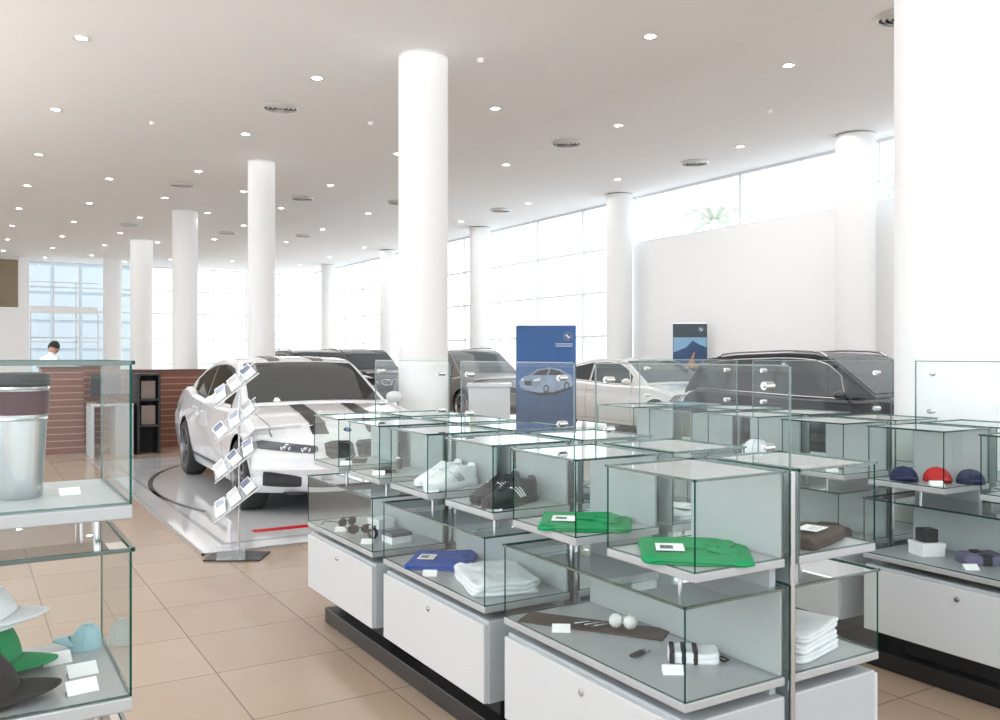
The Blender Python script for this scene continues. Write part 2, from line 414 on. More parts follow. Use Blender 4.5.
def cap_(label,loc,rz,m,m2=None,r=.078,h=.075,bl=.075):
    t=thing('baseball_cap',label,'cap',loc,rz)
    rows=[]
    for k in range(9):
        f=k/8;a=f*PI/2
        rows.append([(r*math.cos(a)**.75*(1.06 if math.cos(q)>0 else 1)*math.cos(q) -.006*f, r*.92*math.cos(a)**.75*math.sin(q), h*math.sin(a)**.95*(1-.06*math.cos(q)*math.cos(a))) for q in[2*PI*j/30 for j in range(30)]])
    MB().grid(rows,closed=True).build('crown',m,t,smooth=True,ang=80)
    mb=MB()
    for q in range(6):
        b=PI/6+q*PI/3
        mb.tube([(r*math.cos(a)**.75*(1.06 if math.cos(b)>0 else 1)*math.cos(b)-.006*a/(PI/2),r*.92*math.cos(a)**.75*math.sin(b),h*math.sin(a)**.95*(1-.06*math.cos(b)*math.cos(a))) for a in[PI/2*k/10 for k in range(11)]],.0012,5)
    mb.build('seams',m2 or m,t)
    rows=[]
    for i in range(21):
        a=-1.2+2.4*i/20;r_=[]
        for j in range(7):
            f=j/6;x=r*1.0*math.cos(a)+f*bl*math.cos(a*1.25);y=r*.93*math.sin(a)*(1-.06*f)
            r_.append((x,y,max(.004,.026-(y/r)**2*.022+f*.002-f*f*.006)))
        rows.append(r_)
    MB().grid(rows).build('brim',m2 or m,t,smooth=True,solid=.003)
    MB().lathe([(0,h+.005),(.006,h+.003),(.007,h-.004)],12).build('button',m2 or m,t,smooth=True,loc=(-.006,0,0))
    return t
mugband=M('mug_band',(.07,.015,.02),.4)
def mug(label,loc,rz=0):
    t=thing('travel_mug',label,'mug',loc,rz);t.scale=(1.04,1.04,1.17)
    MB().lathe([(0,0),(.033,0),(.035,.004),(.0355,.02),(.0445,.17),(.043,.172),(0,.172)],40).build('body',steel,t,smooth=True)
    MB().lathe([(.0430,.128),(.0440,.128),(.0458,.164),(.0448,.164)],40).build('band',mugband,t,smooth=True)
    for z in(.119,.1655):
        rr=.0356+.0091*(z-.02)/.15
        MB().lathe([(rr,z),(rr+.0014,z+.002),(rr,z+.005)],40).build('ridge',chrome,t,smooth=True)
    MB().lathe([(.0455,.172),(.0475,.174),(.0475,.184),(.044,.19),(.036,.192),(0,.188)],40).build('lid',dark,t,smooth=True)
    return t
ZU,ZL=.874,.54
shirt('green folded shirt with white tag in the nearest upper case',(1.812,1.893,ZU),-2.25,green,.33,.31,.012,seed=1)
shirt('green folded shirt in the second upper case, behind the nearest one',(1.812,2.42,ZU),-2.25,green,.32,.31,.012,seed=5)
pcard('white price card before the black sneakers',(1.67,2.79,ZU),-.5)
shw=M('shoe_white',(.8,.82,.84),.5);shb=M('shoe_black',(.016,.016,.02),.55);shg=M('shoe_grey',(.3,.34,.40),.5)
shoe('white sneaker with grey stripes, front one of its pair',(1.80,3.375,ZU),math.radians(200),shw,shw,shg,shw,sc_=1.08)
shoe('white sneaker with grey stripes, rear one of its pair',(1.815,3.51,ZU),math.radians(205),shw,shw,shg,shw,sc_=1.08)
shoe('black sneaker with white stripes, front one of its pair',(1.79,2.87,ZU),math.radians(202),shb,shb,shw,shb,sc_=1.1)
shoe('black sneaker with white stripes, rear one of its pair',(1.81,3.005,ZU),math.radians(206),shb,shb,shw,shb,sc_=1.1)
pcard('white price card in front of the white sneakers',(1.67,3.3,ZU),-.6)
leather=M('brown_leather',(.055,.036,.03),.5,bump=.2)
def wallet(label,loc,rz,m=leather,w=.11,l=.08,h=.02):
    t=thing('wallet',label,'wallet',loc,rz)
    MB().box(-w/2,w/2,-l/2,l/2,0,h*.45).box(-w/2,w/2,-l/2,l/2-.002,h*.55,h).box(-w/2,w/2,l/2-.006,l/2,0,h).build('cover',m,t,bevel=.003)
    MB().cyl((w*.3,-l/2+.012,h),(w*.3,-l/2+.012,h+.003),.006,n=14).build('snap',chrome,t)
    return t
def sunglasses(label,loc,rz,m=dark):
    t=thing('sunglasses',label,'sunglasses',loc,rz)
    lens=M('lens_dark',(.02,.015,.02),.1)
    mb=MB()
    for s in(-1,1):
        c=Vector((s*.034,0,.024))
        ringp=[c+Vector((math.cos(a)*.028,abs(math.cos(a))*.003,math.sin(a)*.021)) for a in[i*2*PI/18 for i in range(19)]]
        mb.tube(ringp,.0028,6)
        mb.tube([(s*.061,.001,.03),(s*.066,.01,.03),(s*.066,.1,.026),(s*.064,.135,.002)],.0028,6)
        MB().add([(p.x,.002,p.z) for p in ringp[:-1]],[tuple(range(18))]).build('lens',lens,t)
    mb.tube([(-.008,0,.03),(0,-.002,.033),(.008,0,.03)],.003,6)
    mb.build('frame',m,t,smooth=True)
    return t
def giftbox(label,loc,rz,w,l,h,m=card,lid=True):
    t=thing('gift_box',label,'box',loc,rz)
    MB().box(-w/2,w/2,-l/2,l/2,0,h*.7).build('base',m,t,bevel=.002)
    MB().box(-w/2-.002,w/2+.002,-l/2-.002,l/2+.002,h*.7-.002,h).build('lid',M('box_lid',(.1,.1,.11),.4) if not lid else m,t,bevel=.002)
    return t
def watch(label,loc,rz):
    t=thing('wristwatch',label,'watch',loc,rz)
    rows=[]
    for i in range(25):
        a=2*PI*i/24; rows.append([(x,.028*math.cos(a),.03+.028*math.sin(a)) for x in(-.01,.01)])
    MB().grid(rows).build('strap',leather,t,smooth=True,solid=.003)
    MB().cyl((0,0,.056),(0,0,.066),.019,n=24).build('dial_case',chrome,t,smooth=True)
    return t
wallet('small dark leather case in the sixth upper case of near island',(1.8,4.45,ZU),-.5)
wallet('dark folded wallet in the fifth upper case of near island',(1.76,3.98,ZU),-.4)
watch('dark strap wristwatch beside the wallet in the fifth upper case',(1.87,4.05,ZU),-.6)
pcard('white price card in the fifth upper case of near island',(1.69,3.9,ZU),-.5)
pcard('white price card in the sixth upper case of near island',(1.7,4.35,ZU),-.5)
# lower near
mt=thing('brown_mat','long brown leather mat under two golf balls','mat',(1.80,2.36,ZL),math.radians(-55))
MB().box(-.25,.25,-.06,.06,0,.006).build('leather_sheet',leather,mt,bevel=.002)
for i in range(3): MB().cyl((-.06+i*.035,-.02,.009),(-.02+i*.035,.02,.009),.003,n=8).build('metal_pin',chrome,mt)
gb=M('golf_ball',(.88,.88,.86),.3,bump=.6,scale=60,bscale=260)
for i,(q,lab) in enumerate(((.0,'white golf ball on the brown mat, left one of two'),(.048,'white golf ball on the brown mat, right one of two'))):
    p=Vector((1.80,2.36,0))+Vector((math.cos(math.radians(-55)),math.sin(math.radians(-55)),0))*(.08+q)
    prof=[(.0235*math.sin(a),.0235-.0235*math.cos(a)) for a in[PI*j/14 for j in range(15)]]
    tag(MB().lathe(prof,24).build('golf_ball',gb,smooth=True,loc=(p.x,p.y,ZL+.006)),lab,'golf ball')
gl=thing('golf_pouch','grey white pouch with black stripes lying at the front corner','pouch',(1.86,1.95,ZL),math.radians(-40))
stack(.15,.095,.03,2,seed=9,e=.4).build('cloth',whitec,gl,smooth=True,ang=80)
for x in(-.062,-.028,.006): stack(.016,.099,.034,1,seed=3,wr=.002).build('stripe',blackc,gl,smooth=True,ang=80,loc=(x,0,0))
MB().tube([(.07,0,.012),(.09,.01,.008),(.105,-.005,.005),(.09,-.02,.005),(.07,-.01,.010)],.003,8).build('cord',blackc,gl,smooth=True)
kc=thing('key_fob','small key fob with a metal ring beside the striped pouch','key ring',(1.74,2.06,ZL),.3)
MB().box(-.03,.03,-.012,.012,0,.01).build('fob',black,kc,bevel=.004)
MB().tube([(.045+.015*math.cos(a),.015*math.sin(a),.003) for a in[i*2*PI/14 for i in range(15)]],.002,6).build('ring',chrome,kc)
pcard('white price card left of the brown mat',(1.67,2.36,ZL),-.6)
pcard('white price card in front of the striped pouch',(1.72,1.88,ZL),-.6)
shirt('royal blue folded shirt in a lower case beside white clothing',(1.79,3.43,ZL),-2.25,blue,.32,.28,.02,seed=2,layers=2)
shirt('white folded shirt stack beside the royal blue shirt',(1.80,3.0,ZL),-1.85,whitec,.38,.27,.05,seed=7,layers=3,collar=False)
pcard('white price card in front of the royal blue shirt',(1.63,3.24,ZL),-.6)
sunglasses('dark sunglasses at the far end of the lower case',(1.74,4.42,ZL),.4)
sunglasses('dark sunglasses in the middle of the lower case',(1.72,4.2,ZL),-.2)
giftbox('small white gift box beside the sunglasses',(1.88,4.3,ZL),.2,.1,.1,.05)
giftbox('small white gift box with a dark lid in the same lower case',(1.8,3.93,ZL),.1,.11,.1,.05,lid=False)
watch('wristwatch standing between the gift boxes',(1.72,4.04,ZL),.4)
pcard('white price card before the wristwatch',(1.65,3.95,ZL),-.6)
pcard('white price card before the sunglasses',(1.65,4.3,ZL),-.6)
# right side of near island
shirt('dark brown folded shirt in the nearest right side upper case',(2.215,1.89,ZU),.3,brown,.28,.27,.03,seed=11)
for i in range(3):
    o=stack(.26,.24,.026,2,seed=20+i,e=.22,xy=.08).build('folded_towel',whitec,smooth=True,ang=80,loc=(2.19,1.88,ZL+.03*i),rz=.2+.05*i)
    tag(o,'white folded towel, %s of a stack of three'%['bottom','middle','top'][i],'towel')
shirt('pale grey folded shirt in the second right side upper case',(2.2,2.42,ZU),.3,whitec,.26,.25,.02,seed=17)
shirt('grey folded shirt in the third right side upper case',(2.2,2.93,ZU),.3,greyc,.24,.22,.03,seed=13)
pcard('white price card in the second right side upper case',(2.34,2.3,ZU),-2.4)
# rear island
cap_('navy blue cap left of the red cap',(3.70,2.50,ZU),-2.3,navy,r=.066,h=.06,bl=.06)
cap_('bright red cap right of the navy blue cap',(3.80,2.40,ZU),-2.3,red,r=.066,h=.06,bl=.06)
cap_('dark cap right of the red cap',(3.86,2.28,ZU),-2.3,navy,r=.064,h=.06,bl=.06)
cap_('white and blue cap in the fourth upper case of rear island',(3.76,3.44,ZU),-2.2,whitec,blue,r=.09,h=.11)
pcard('white price card in front of the red cap',(3.65,2.3,ZU),-.6)
giftbox('white gift box under a black cube in the rear island',(3.75,2.42,ZL),-.4,.11,.11,.06)
tag(MB().box(-.035,.035,-.035,.035,0,.06).box(-.02,.02,-.037,.037,.015,.045).build('black_cube',dark,loc=(3.75,2.42,ZL+.06),rz=-.4,bevel=.004),'black cube shaped item standing on the white gift box','box')
t=thing('folded_scarf','purple grey folded scarf at the right end of the rear island','scarf',(3.80,2.2,ZL),-.6)
stack(.18,.13,.04,3,seed=31,e=.3,wr=.012,xy=.08).build('cloth',purplec,t,smooth=True,ang=80)
MB().box(-.02,.02,-.068,.068,.0,.045).build('paper_band',dark,t,bevel=.002)
pcard('white price card before the purple grey scarf',(3.64,2.14,ZL),-.6)
wallet('brown leather wallet in the third upper case of rear island',(3.75,2.95,ZU),-.5)
wallet('dark wallet in the fifth upper case of rear island',(3.75,3.98,ZU),-.5)
wallet('dark wallet in the sixth upper case of rear island',(3.75,4.45,ZU),-.5)
shirt('dark brown folded shirt in the second lower case of rear island',(3.75,3.0,ZL),-.5,brown,.25,.22,.03,seed=21)
pcard('white price card before the wallet in the third case of rear island',(3.65,2.85,ZU),-.6)
# left unit goods
mug('steel travel mug with dark band, front one in the left top case',(.085,1.80,1.194),.3)
mug('steel travel mug with dark band, rear one in the left top case',(-.01,1.92,1.194),.5)
pcard('white price card beside the steel travel mugs',(.165,1.78,1.194),.1,.035,.02)
cap_('black cap nearest the glass in the left case',(-.005,1.715,.866),-.15,blackc,r=.085,h=.095,bl=.065)
cap_('green cap behind the black cap in the left case',(.01,1.893,.866),-.45,green,r=.082,h=.11,bl=.07)
cap_('white cap stacked on the green cap',(.0,1.893,.95),-.25,whitec,r=.085,h=.085,bl=.055)
cap_('pale teal cap at the rear corner of the left case',(.205,1.93,.866),2.9,teal,r=.03,h=.045,bl=.03)
pcard('white price card beside the black cap, nearest of three',(.175,1.67,.866),.1,.05,.03)
pcard('white price card beside the green cap, middle of three',(.185,1.76,.866),.1,.05,.03)
pcard('white price card near the pale teal cap, farthest of three',(.15,1.85,.866),.1,.05,.03)
# ---------------- cars
tire=M('tyre_rubber',(.02,.02,.02),.8);carglass=M('car_glass',(.012,.016,.018),.03,noise_amt=0);carglass2=M('car_side_glass',(.055,.065,.07),.05,noise_amt=0)
silver=M('rim_silver',(.6,.6,.61),.25,.9);rimdark=M('rim_graphite',(.18,.18,.19),.3,.8)
lampc=M('headlamp_glass',(.07,.08,.095),.05,.0,coat=1);lampl=M('headlamp_light',(.85,.9,1),.2,emit=.5);tail=M('tail_lamp',(.45,.01,.01),.1,coat=1)
stripe=M('black_foil',(.012,.012,.014),.2)
seam=M('seam_dark',(.05,.05,.055),.7)
emb=M('emblem_blue',(.03,.2,.6),.3)
def paint(n,c,coat=1): return M(n,c,.2 if coat==1 else .35,noise_amt=.0,coat=coat)
SED=dict(W=.90,ax=1.405,r=.335,xF=2.14,xR=-2.45,tum=.36,
 deck=[(-2.45,.9),(-2.36,1.0),(-2.1,1.05),(-1.6,1.06),(-1.2,.99),(0,.93),(.8,.92),(1.1,.93),(1.5,.87),(1.9,.77),(2.05,.715),(2.14,.68)],
 roof=[(-1.85,1.05),(-1.6,1.16),(-1.15,1.33),(-.7,1.40),(-.2,1.425),(.15,1.40),(.35,1.33),(1.05,.93)],
 ws=(.98,.28),rw=(-1.75,-1.2),sw=[(-1.42,-.62),(-.56,.62)],seams=[-.6,.72,-1.15])
SUV=dict(W=.93,ax=1.38,r=.365,xF=2.22,xR=-2.3,tum=.27,
 deck=[(-2.3,.95),(-2.2,1.04),(-1.8,1.06),(0,1.01),(.9,1.0),(1.2,1.04),(1.7,.99),(2.05,.9),(2.22,.82)],
 roof=[(-2.24,1.05),(-2.12,1.35),(-1.98,1.55),(-1.3,1.62),(-.4,1.65),(.1,1.63),(.35,1.56),(1.1,1.03)],
 ws=(1.02,.3),rw=(-2.20,-2.05),sw=[(-1.95,-1.38),(-1.28,-.5),(-.42,.68)],seams=[-.46,.78,-1.33])
def make_car(label,loc,rz,P,pm,rim=silver,stripes=False,group=None,rails=False,zsc=1.0):
    t=thing('car',label,'car',loc,rz,group);t.scale=(1,1,zsc)
    W,ax,r,xF,xR=P['W'],P['ax'],P['r'],P['xF'],P['xR'];ra=r+.045
    sideglass=carglass if P is SED and stripes else carglass2
    deck=lambda x:smt(P['deck'],x,.04)
    roof=lambda x:smt(P['roof'],x,.06)
    zc=.60
    def ys(x,z):
        b=W-.07*((z-zc)/.42)**2-(.014 if z>zc+.12 else 0)
        return b-.03*max(0,abs(x)-1.3)**2
    zn=deck(xF)
    def xf(y,z):
        b=-.12*max(0,(z-zn+.17)/.17)**1.7 if z>zn-.17 else 0
        b+=-.16*max(0,(.30-z)/.14)**1.5
        b+=.03*max(0,1-abs(z-.42)/.05)
        return xF-.38*(abs(y)/W)**2.1+b
    def xr(y,z): return xR+.16*(abs(y)/W)**2.6+.06*((z-.62)/.3)**2
    xa=ax+ra+.03;xb=-(ax+ra+.03)
    def mp(x,y,z):
        if x>xa: return xa+(x-xa)/(xF-xa)*(xf(y,z)-xa)
        if x<xb: return xb+(x-xb)/(xR-xb)*(xr(y,z)-xb)
        return x
    def zbot(x):
        z=.20
        for c in(ax,-ax):
            if abs(x-c)<ra: z=max(z,r+math.sqrt(max(0,ra*ra-(x-c)**2)))
        return z
    st=set([round(xR+(xF-xR)*i/46,4) for i in range(47)])
    for c in(ax,-ax):
        st={x for x in st if not abs(x-c)<ra+.02}
        for i in range(17): st.add(round(c+ra*math.cos(PI*i/16)*.9999,5))
        st.add(c+ra+.002);st.add(c-ra-.002)
    st=sorted(st);nr=16;nt=12;rows=[];cr=.032
    def cross(x):
        zb=zbot(x);zt=deck(x);zs=zt-.04
        yt=ys(x,zs)-.04
        sd=[(ys(x,zb+(zs-zb)*j/nr),zb+(zs-zb)*j/nr) for j in range(nr+1)]
        top=[(-yt+2*yt*i/nt,zt+cr*(1-(2*i/nt-1)**2)) for i in range(nt+1)]
        return sd,top
    for x in st:
        sd,top=cross(x)
        pl=[(-y,z) for y,z in sd]+top+[(y,z) for y,z in reversed(sd)]
        rows.append([(mp(x,y,z),y,z) for y,z in pl])
    mb=MB().grid(rows)
    for x in(xF,xR):
        sd,top=cross(x);g=[]
        for y,z in sd: g.append([(mp(x,-y+2*y*i/nt,z),-y+2*y*i/nt,z) for i in range(nt+1)])
        g.append([(mp(x,y,z),y,z) for y,z in top]);mb.grid(g)
    gx0,gx1=P['roof'][0][0],P['roof'][-1][0]
    def gw(x,z):
        zb=deck(x);return ys(0,.95)-.045-P['tum']*max(0,z-zb)-.10*(x/1.9)**2*(1 if x>0 else .7)
    rows=[]
    for i in range(41):
        x=gx0+(gx1-gx0)*i/40;zr=roof(x);zb=deck(x)-.03;dl=min(.04,max(.004,(zr-zb)*.25));zs=zr-dl
        sd=[(gw(x,zb+(zs-zb)*j/6),zb+(zs-zb)*j/6) for j in range(7)]
        w=gw(x,zs)-dl*.6
        tp=[(-w+2*w*j/8,zr+.02*(1-(2*j/8-1)**2)) for j in range(9)]
        rows.append([(x,-y,z) for y,z in sd]+[(x,y,z) for y,z in tp]+[(x,y,z) for y,z in reversed(sd)])
    mb.grid(rows)
    body=mb.build('body',pm,t,smooth=True,merge=True,ang=24)
    MB().box(xR+.3,xF-.42,-(W-.25),W-.25,.17,.62).box(-ax+ra,ax-ra,-(W-.09),W-.09,.18,.5).build('underbody',dark,t)
    def tpatch(name,x0,x1,f0,f1,m,n=10,off=.007,ny=8):
        rows=[]
        for i in range(n+1):
            x=x0+(x1-x0)*i/n;w=gw(x,roof(x)-.04)-.02
            rows.append([(x+(.006 if x0>0 and x1>0 else 0),w*(f0+(f1-f0)*j/ny),roof(x)+.02*(1-(f0+(f1-f0)*j/ny)**2)+off) for j in range(ny+1)])
        return MB().grid(rows).build(name,m,t,smooth=True)
    tpatch('windshield',P['ws'][0],P['ws'][1],-.93,.93,sideglass if not stripes else carglass)
    o=tpatch('rear_window',P['rw'][0],P['rw'][1],-.88,.88,carglass,off=.012)
    if P is SUV:
        for v in o.data.vertices: v.co.x-=.016
    for a,b in P['sw']:
        for s in(-1,1):
            rows=[]
            for i in range(13):
                x=a+(b-a)*i/12;lo=deck(x)+.025;hi=max(lo+.004,roof(x)-.085)
                rows.append([(x,s*(gw(x,lo+(hi-lo)*j/4)+.006),lo+(hi-lo)*j/4) for j in range(5)])
            MB().grid(rows).build('side_window',sideglass,t,smooth=True)
    for s in(-1,1):
        pts=[(x,s*(gw(x,deck(x)+.015)+.006),deck(x)+.012) for x in[P['sw'][0][0]+ (P['sw'][-1][1]-P['sw'][0][0])*i/12 for i in range(13)]]
        pts+=[(x,s*(gw(x,roof(x)-.075)+.006),roof(x)-.075) for x in[P['sw'][-1][1]-.12- (P['sw'][-1][1]-.12-P['sw'][0][0])*i/12 for i in range(13)]]
        MB().tube(pts,.009,6).build('window_trim',chrome if not stripes else dark,t,smooth=True)
        mb=MB()
        for x in P['seams']:
            z1=deck(x)-.03
            zz=[.27+(z1-.27)*j/8 for j in range(9)]
            mb.grid([[(x+d,s*(ys(x,z)+.0025),z) for z in zz] for d in(-.004,.004)])
        mb.grid([[(x,s*(ys(x,z)+.003),z) for x in[-ax+ra+.05+i*.2 for i in range(10)]] for z in(.27,.275)])
        mb.build('door_seams',seam,t)
        g=[]
        for i in range(15):
            x=P['ws'][0]+.1+(xF-.04-P['ws'][0]-.1)*i/14;yt=ys(x,deck(x)-.04)-.04
            y0=yt*(.93-.12*i/14)
            g.append([(mp(x,y0+d,deck(x)),s*(y0+d),deck(x)+cr*(1-((y0+d)/yt)**2)+.002) for d in(-.004,.004)])
        MB().grid(g).build('hood_seam',seam,t)
        for x in(P['seams'][0]+.14,P['seams'][2]+.16):
            z=deck(x)-.13;MB().cyl((x-.09,s*(ys(x,z)+.02),z),(x+.09,s*(ys(x,z)+.02),z),.013,n=10).cyl((x-.07,s*(ys(x,z)-.02),z),(x-.07,s*(ys(x,z)+.02),z),.01,n=8).cyl((x+.07,s*(ys(x,z)-.02),z),(x+.07,s*(ys(x,z)+.02),z),.01,n=8).build('door_handle',pm,t,smooth=True)
        xm=P['ws'][0]-.28;zm=deck(xm)+.07
        mt=Matrix.Translation((xm,s*(W+.06),zm))@Matrix.Diagonal((.6,1.05,.68,1))
        o=MB().lathe([(.095*math.sin(a),-.095*math.cos(a)) for a in[PI*j/10 for j in range(11)]],20,0,mt).cyl((xm,s*(W-.09),zm-.06),(xm,s*(W+.02),zm-.03),.02,n=8).build('side_mirror',pm,t,smooth=True)
    def fp(name,y0,y1,z0,z1,m,par=t,off=.006,rear=False,n=8,rr=.0):
        fn=xr if rear else xf
        g=[]
        for i in range(n+1):
            y=y0+(y1-y0)*i/n
            a=z0(y) if callable(z0) else z0;b=z1(y) if callable(z1) else z1
            e=1-rr*(2*i/n-1)**4;c=(a+b)/2
            g.append([(fn(y,c+(a-c)*e+(b-a)*e*j/5)+(-off if rear else off),y,c+(a-c)*e+(b-a)*e*j/5) for j in range(6)])
        return MB().grid(g).build(name,m,par,smooth=True)
    zf=deck(xF)
    for s in(-1,1):
        k=fp('grille',s*.03,s*.26,zf-.16,zf-.03,stripe,rr=.35)
        pts=[(xf(y,z)+.010,y,z) for y,z in[(s*.022,zf-.145),(s*.05,zf-.168),(s*.23,zf-.162),(s*.268,zf-.13),(s*.265,zf-.04),(s*.2,zf-.02),(s*.05,zf-.023),(s*.022,zf-.045),(s*.022,zf-.145)]]
        MB().tube(pts,.008,8).build('grille_frame',chrome if not stripes else stripe,k,smooth=True)
        g=[]
        for i in range(10):
            q=i/9;y=.335+q*.43;za=zf-.125+.045*q;zb_=zf-.055+.05*q
            if i==0: za+=.03
            g.append([(xf(y,za+(zb_-za)*j/5)+.008,s*y,za+(zb_-za)*j/5) for j in range(6)])
        for i in range(1,8):
            q=i/7;x0=xF-.01-(xF-xa)*q*.95;za=zf-.08+.095*q;zb_=zf-.005+.075*q
            zb_=min(zb_,deck(x0)-.045);za=min(za,zb_-.008)
            g.append([(mp(x0,ys(x0,zz_),zz_)+.004,s*(ys(x0,zz_)+.006),zz_) for zz_ in[za+(zb_-za)*j/5 for j in range(6)]])
        h=MB().grid(g).build('headlight',lampc,t,smooth=True)
        for q in(.44,.60):
            z=zf-.085+.09*(q-.4)
            MB().tube([(xf(q+.034*math.cos(a),z)+.018,s*(q+.034*math.cos(a)),z+.028*math.sin(a)) for a in[PI*.9+1.2*PI*i/16 for i in range(17)]],.0045,6).build('lamp_ring',lampl,h,smooth=True)
            MB().lathe([(0,.006),(.018,.004),(.022,0)],14,0,Matrix.Translation((xf(q,z)+.010,s*q,z))@Matrix.Rotation(PI/2,4,'Y')).build('lamp_lens',silver,h,smooth=True)
        fp('bumper_intake',s*.48,s*.78,lambda y:.26+.03*(abs(y)-.48),lambda y:.36+.18*(abs(y)-.48),dark,rr=.12)
        fp('tail_light',s*.5,s*(W-.1),deck(xR)-.2,deck(xR)-.06,tail,rear=True,off=.008)
    fp('lower_grille',-.43,.43,.25,.37,dark,rr=.15)
    fp('rear_plate_recess',-.26,.26,.6,.72,seam,rear=True)
    xe=xF-.10;ze=deck(xe)+cr+.002
    eo=MB().lathe([(0,.006),(.036,.004),(.041,-.004)],24,0,Matrix.Translation((mp(xe,0,ze),0,ze))@Matrix.Rotation(.45,4,'Y')).build('emblem',stripe,t,smooth=True)
    MB().lathe([(0,.008),(.022,.0075),(.024,.004)],24,0,Matrix.Translation((mp(xe,0,ze),0,ze))@Matrix.Rotation(.45,4,'Y')).build('emblem_centre',emb,eo,smooth=True)
    if stripes:
        for s in(-1,1):
            g=[]
            for i in range(15):
                x=P['ws'][0]+.14+(xF-.03-P['ws'][0]-.14)*i/14
                yt=ys(x,deck(x)-.04)-.04
                g.append([(mp(x,y,z)+.002,y,z+.005) for y,z in[(s*(.19+.15*j/4),deck(x)+cr*(1-((.19+.15*j/4)/yt)**2)) for j in range(5)]])
            MB().grid(g).build('hood_stripe',stripe,t,smooth=True)
            tpatch('roof_stripe',-1.1,.22,s*.28,s*.50,stripe,n=12,ny=4,off=.005)
            MB().grid([[(x,s*(ys(x,z)+.004),z) for x in[-ax+ra+.03+i*.2 for i in range(10)]] for z in(.29,.31,.33)]).build('side_stripe',stripe,t)
        MB().box(xF-.5,xF-.16,-.6,.6,.19,.21).build('splitter',dark,t)
    if rails:
        for s in(-1,1):
            pts=[(x,s*(gw(x,roof(x)-.05)-.06),roof(x)+.04) for x in[-1.6+i*.16 for i in range(12)]]
            pts=[(pts[0][0]-.1,pts[0][1],pts[0][2]-.05)]+pts+[(pts[-1][0]+.1,pts[-1][1],pts[-1][2]-.06)]
            MB().tube(pts,.016,8).build('roof_rail',chrome,t,smooth=True)
    wr=.225
    for sx in(-1,1):
        for s in(-1,1):
            mt=Matrix.Translation((sx*ax,s*(W-.005-wr/2),r))@Matrix.Rotation(-s*PI/2,4,'X')
            h=wr/2
            w=MB().lathe([(r*.7,-h),(r*.93,-h),(r,-h+.03),(r,h-.03),(r*.93,h),(r*.74,h+.004),(r*.7,h-.01)],40,0,mt).lathe([(0,-.02),(r*.7,-.02),(r*.7,-h)],40,0,mt).build('wheel',tire,t,smooth=True)
            mb=MB().lathe([(r*.76,h),(r*.72,h+.006),(r*.68,h-.02),(r*.68,h-.08),(r*.72,h-.08)],40,0,mt)
            for q in range(10):
                a=2*PI*(q//2)/5+(.16 if q%2 else -.16)
                mb.box(.03,r*.71,-.015,.015,h-.035,h-.004,0,mt@Matrix.Rotation(a,4,'Z'))
            mb.lathe([(0,h+.001),(.05,h-.004),(.06,h-.04)],20,0,mt)
            mb.build('rim',rim,w,smooth=True)
            MB().lathe([(0,h-.11),(r*.45,h-.11),(r*.45,h-.09),(0,h-.09)],24,0,mt).build('brake_disc',steel,w)
    return t
HD=-PI/2
make_car('white sedan with black stripes on hood and roof, on a glossy floor panel',(3.11,9.63,.014),HD-.035,SED,paint('paint_white',(.70,.715,.735)),rimdark,True,zsc=.985)
make_car('dark blue car behind the rear display island, next to the blank wall',(10.1,7.75,0),HD,SUV,paint('paint_navy',(.003,.005,.012),.25),rails=True,zsc=.895)
make_car('small white sedan between the blue banner and the scenic banner',(11.0,12.9,0),HD,SED,paint('paint_white2',(.70,.70,.70)),zsc=.98)
make_car('silver grey car with roof rails parked left of the blue banner',(10.0,17.9,0),HD,SUV,paint('paint_silver',(.15,.135,.125),.4),rails=True,zsc=.96)
make_car('black car parked before the far windows, left of the thick middle column',(9.8,23.9,0),HD,SUV,paint('paint_black',(.01,.01,.013),.3),zsc=.98)
make_car('dark grey car showing only its roof above the striped white sedan',(7.2,20.6,0),HD,SUV,paint('paint_grey',(.06,.06,.065),.4),rails=True,zsc=.95)
# display panel under white car
pf=thing('floor_panel','glossy white floor panel with a dark arc under the striped sedan','floor panel',(0,0,0))
MB().box(1.48,4.25,6.56,13,0,.014).build('white_deck',M('gloss_white_panel',(.66,.67,.68),.06,noise_amt=.01,coat=.6),pf)
MB().box(1.46,1.479,6.54,13.02,0,.016).build('edge_strip',M('grey_edge',(.3,.29,.28),.3),pf)
MB().box(1.46,4.27,6.54,6.559,0,.016).build('edge_strip',bpy.data.materials['grey_edge'],pf)
arcd=M('dark_arc',(.10,.10,.11),.2)
g=[]
for i in range(25):
    a=PI*.72+PI*.42*i/24;g.append([(3.6+rr*math.cos(a)*1.0,9.6+rr*1.6*math.sin(a),.0155) for rr in(1.88,1.93)])
MB().grid(g).build('dark_arc',arcd,pf)
MB().box(1.66,4.2,6.78,6.84,.014,.0155).build('grey_band',M('grey_band',(.34,.34,.35),.15),pf)
MB().box(1.66,1.70,6.84,12.5,.014,.0155).build('grey_band',bpy.data.materials['grey_band'],pf)
MB().box(2.0,3.4,7.10,7.22,.014,.016).build('red_line',M('red_line',(.55,.02,.03),.2),pf)
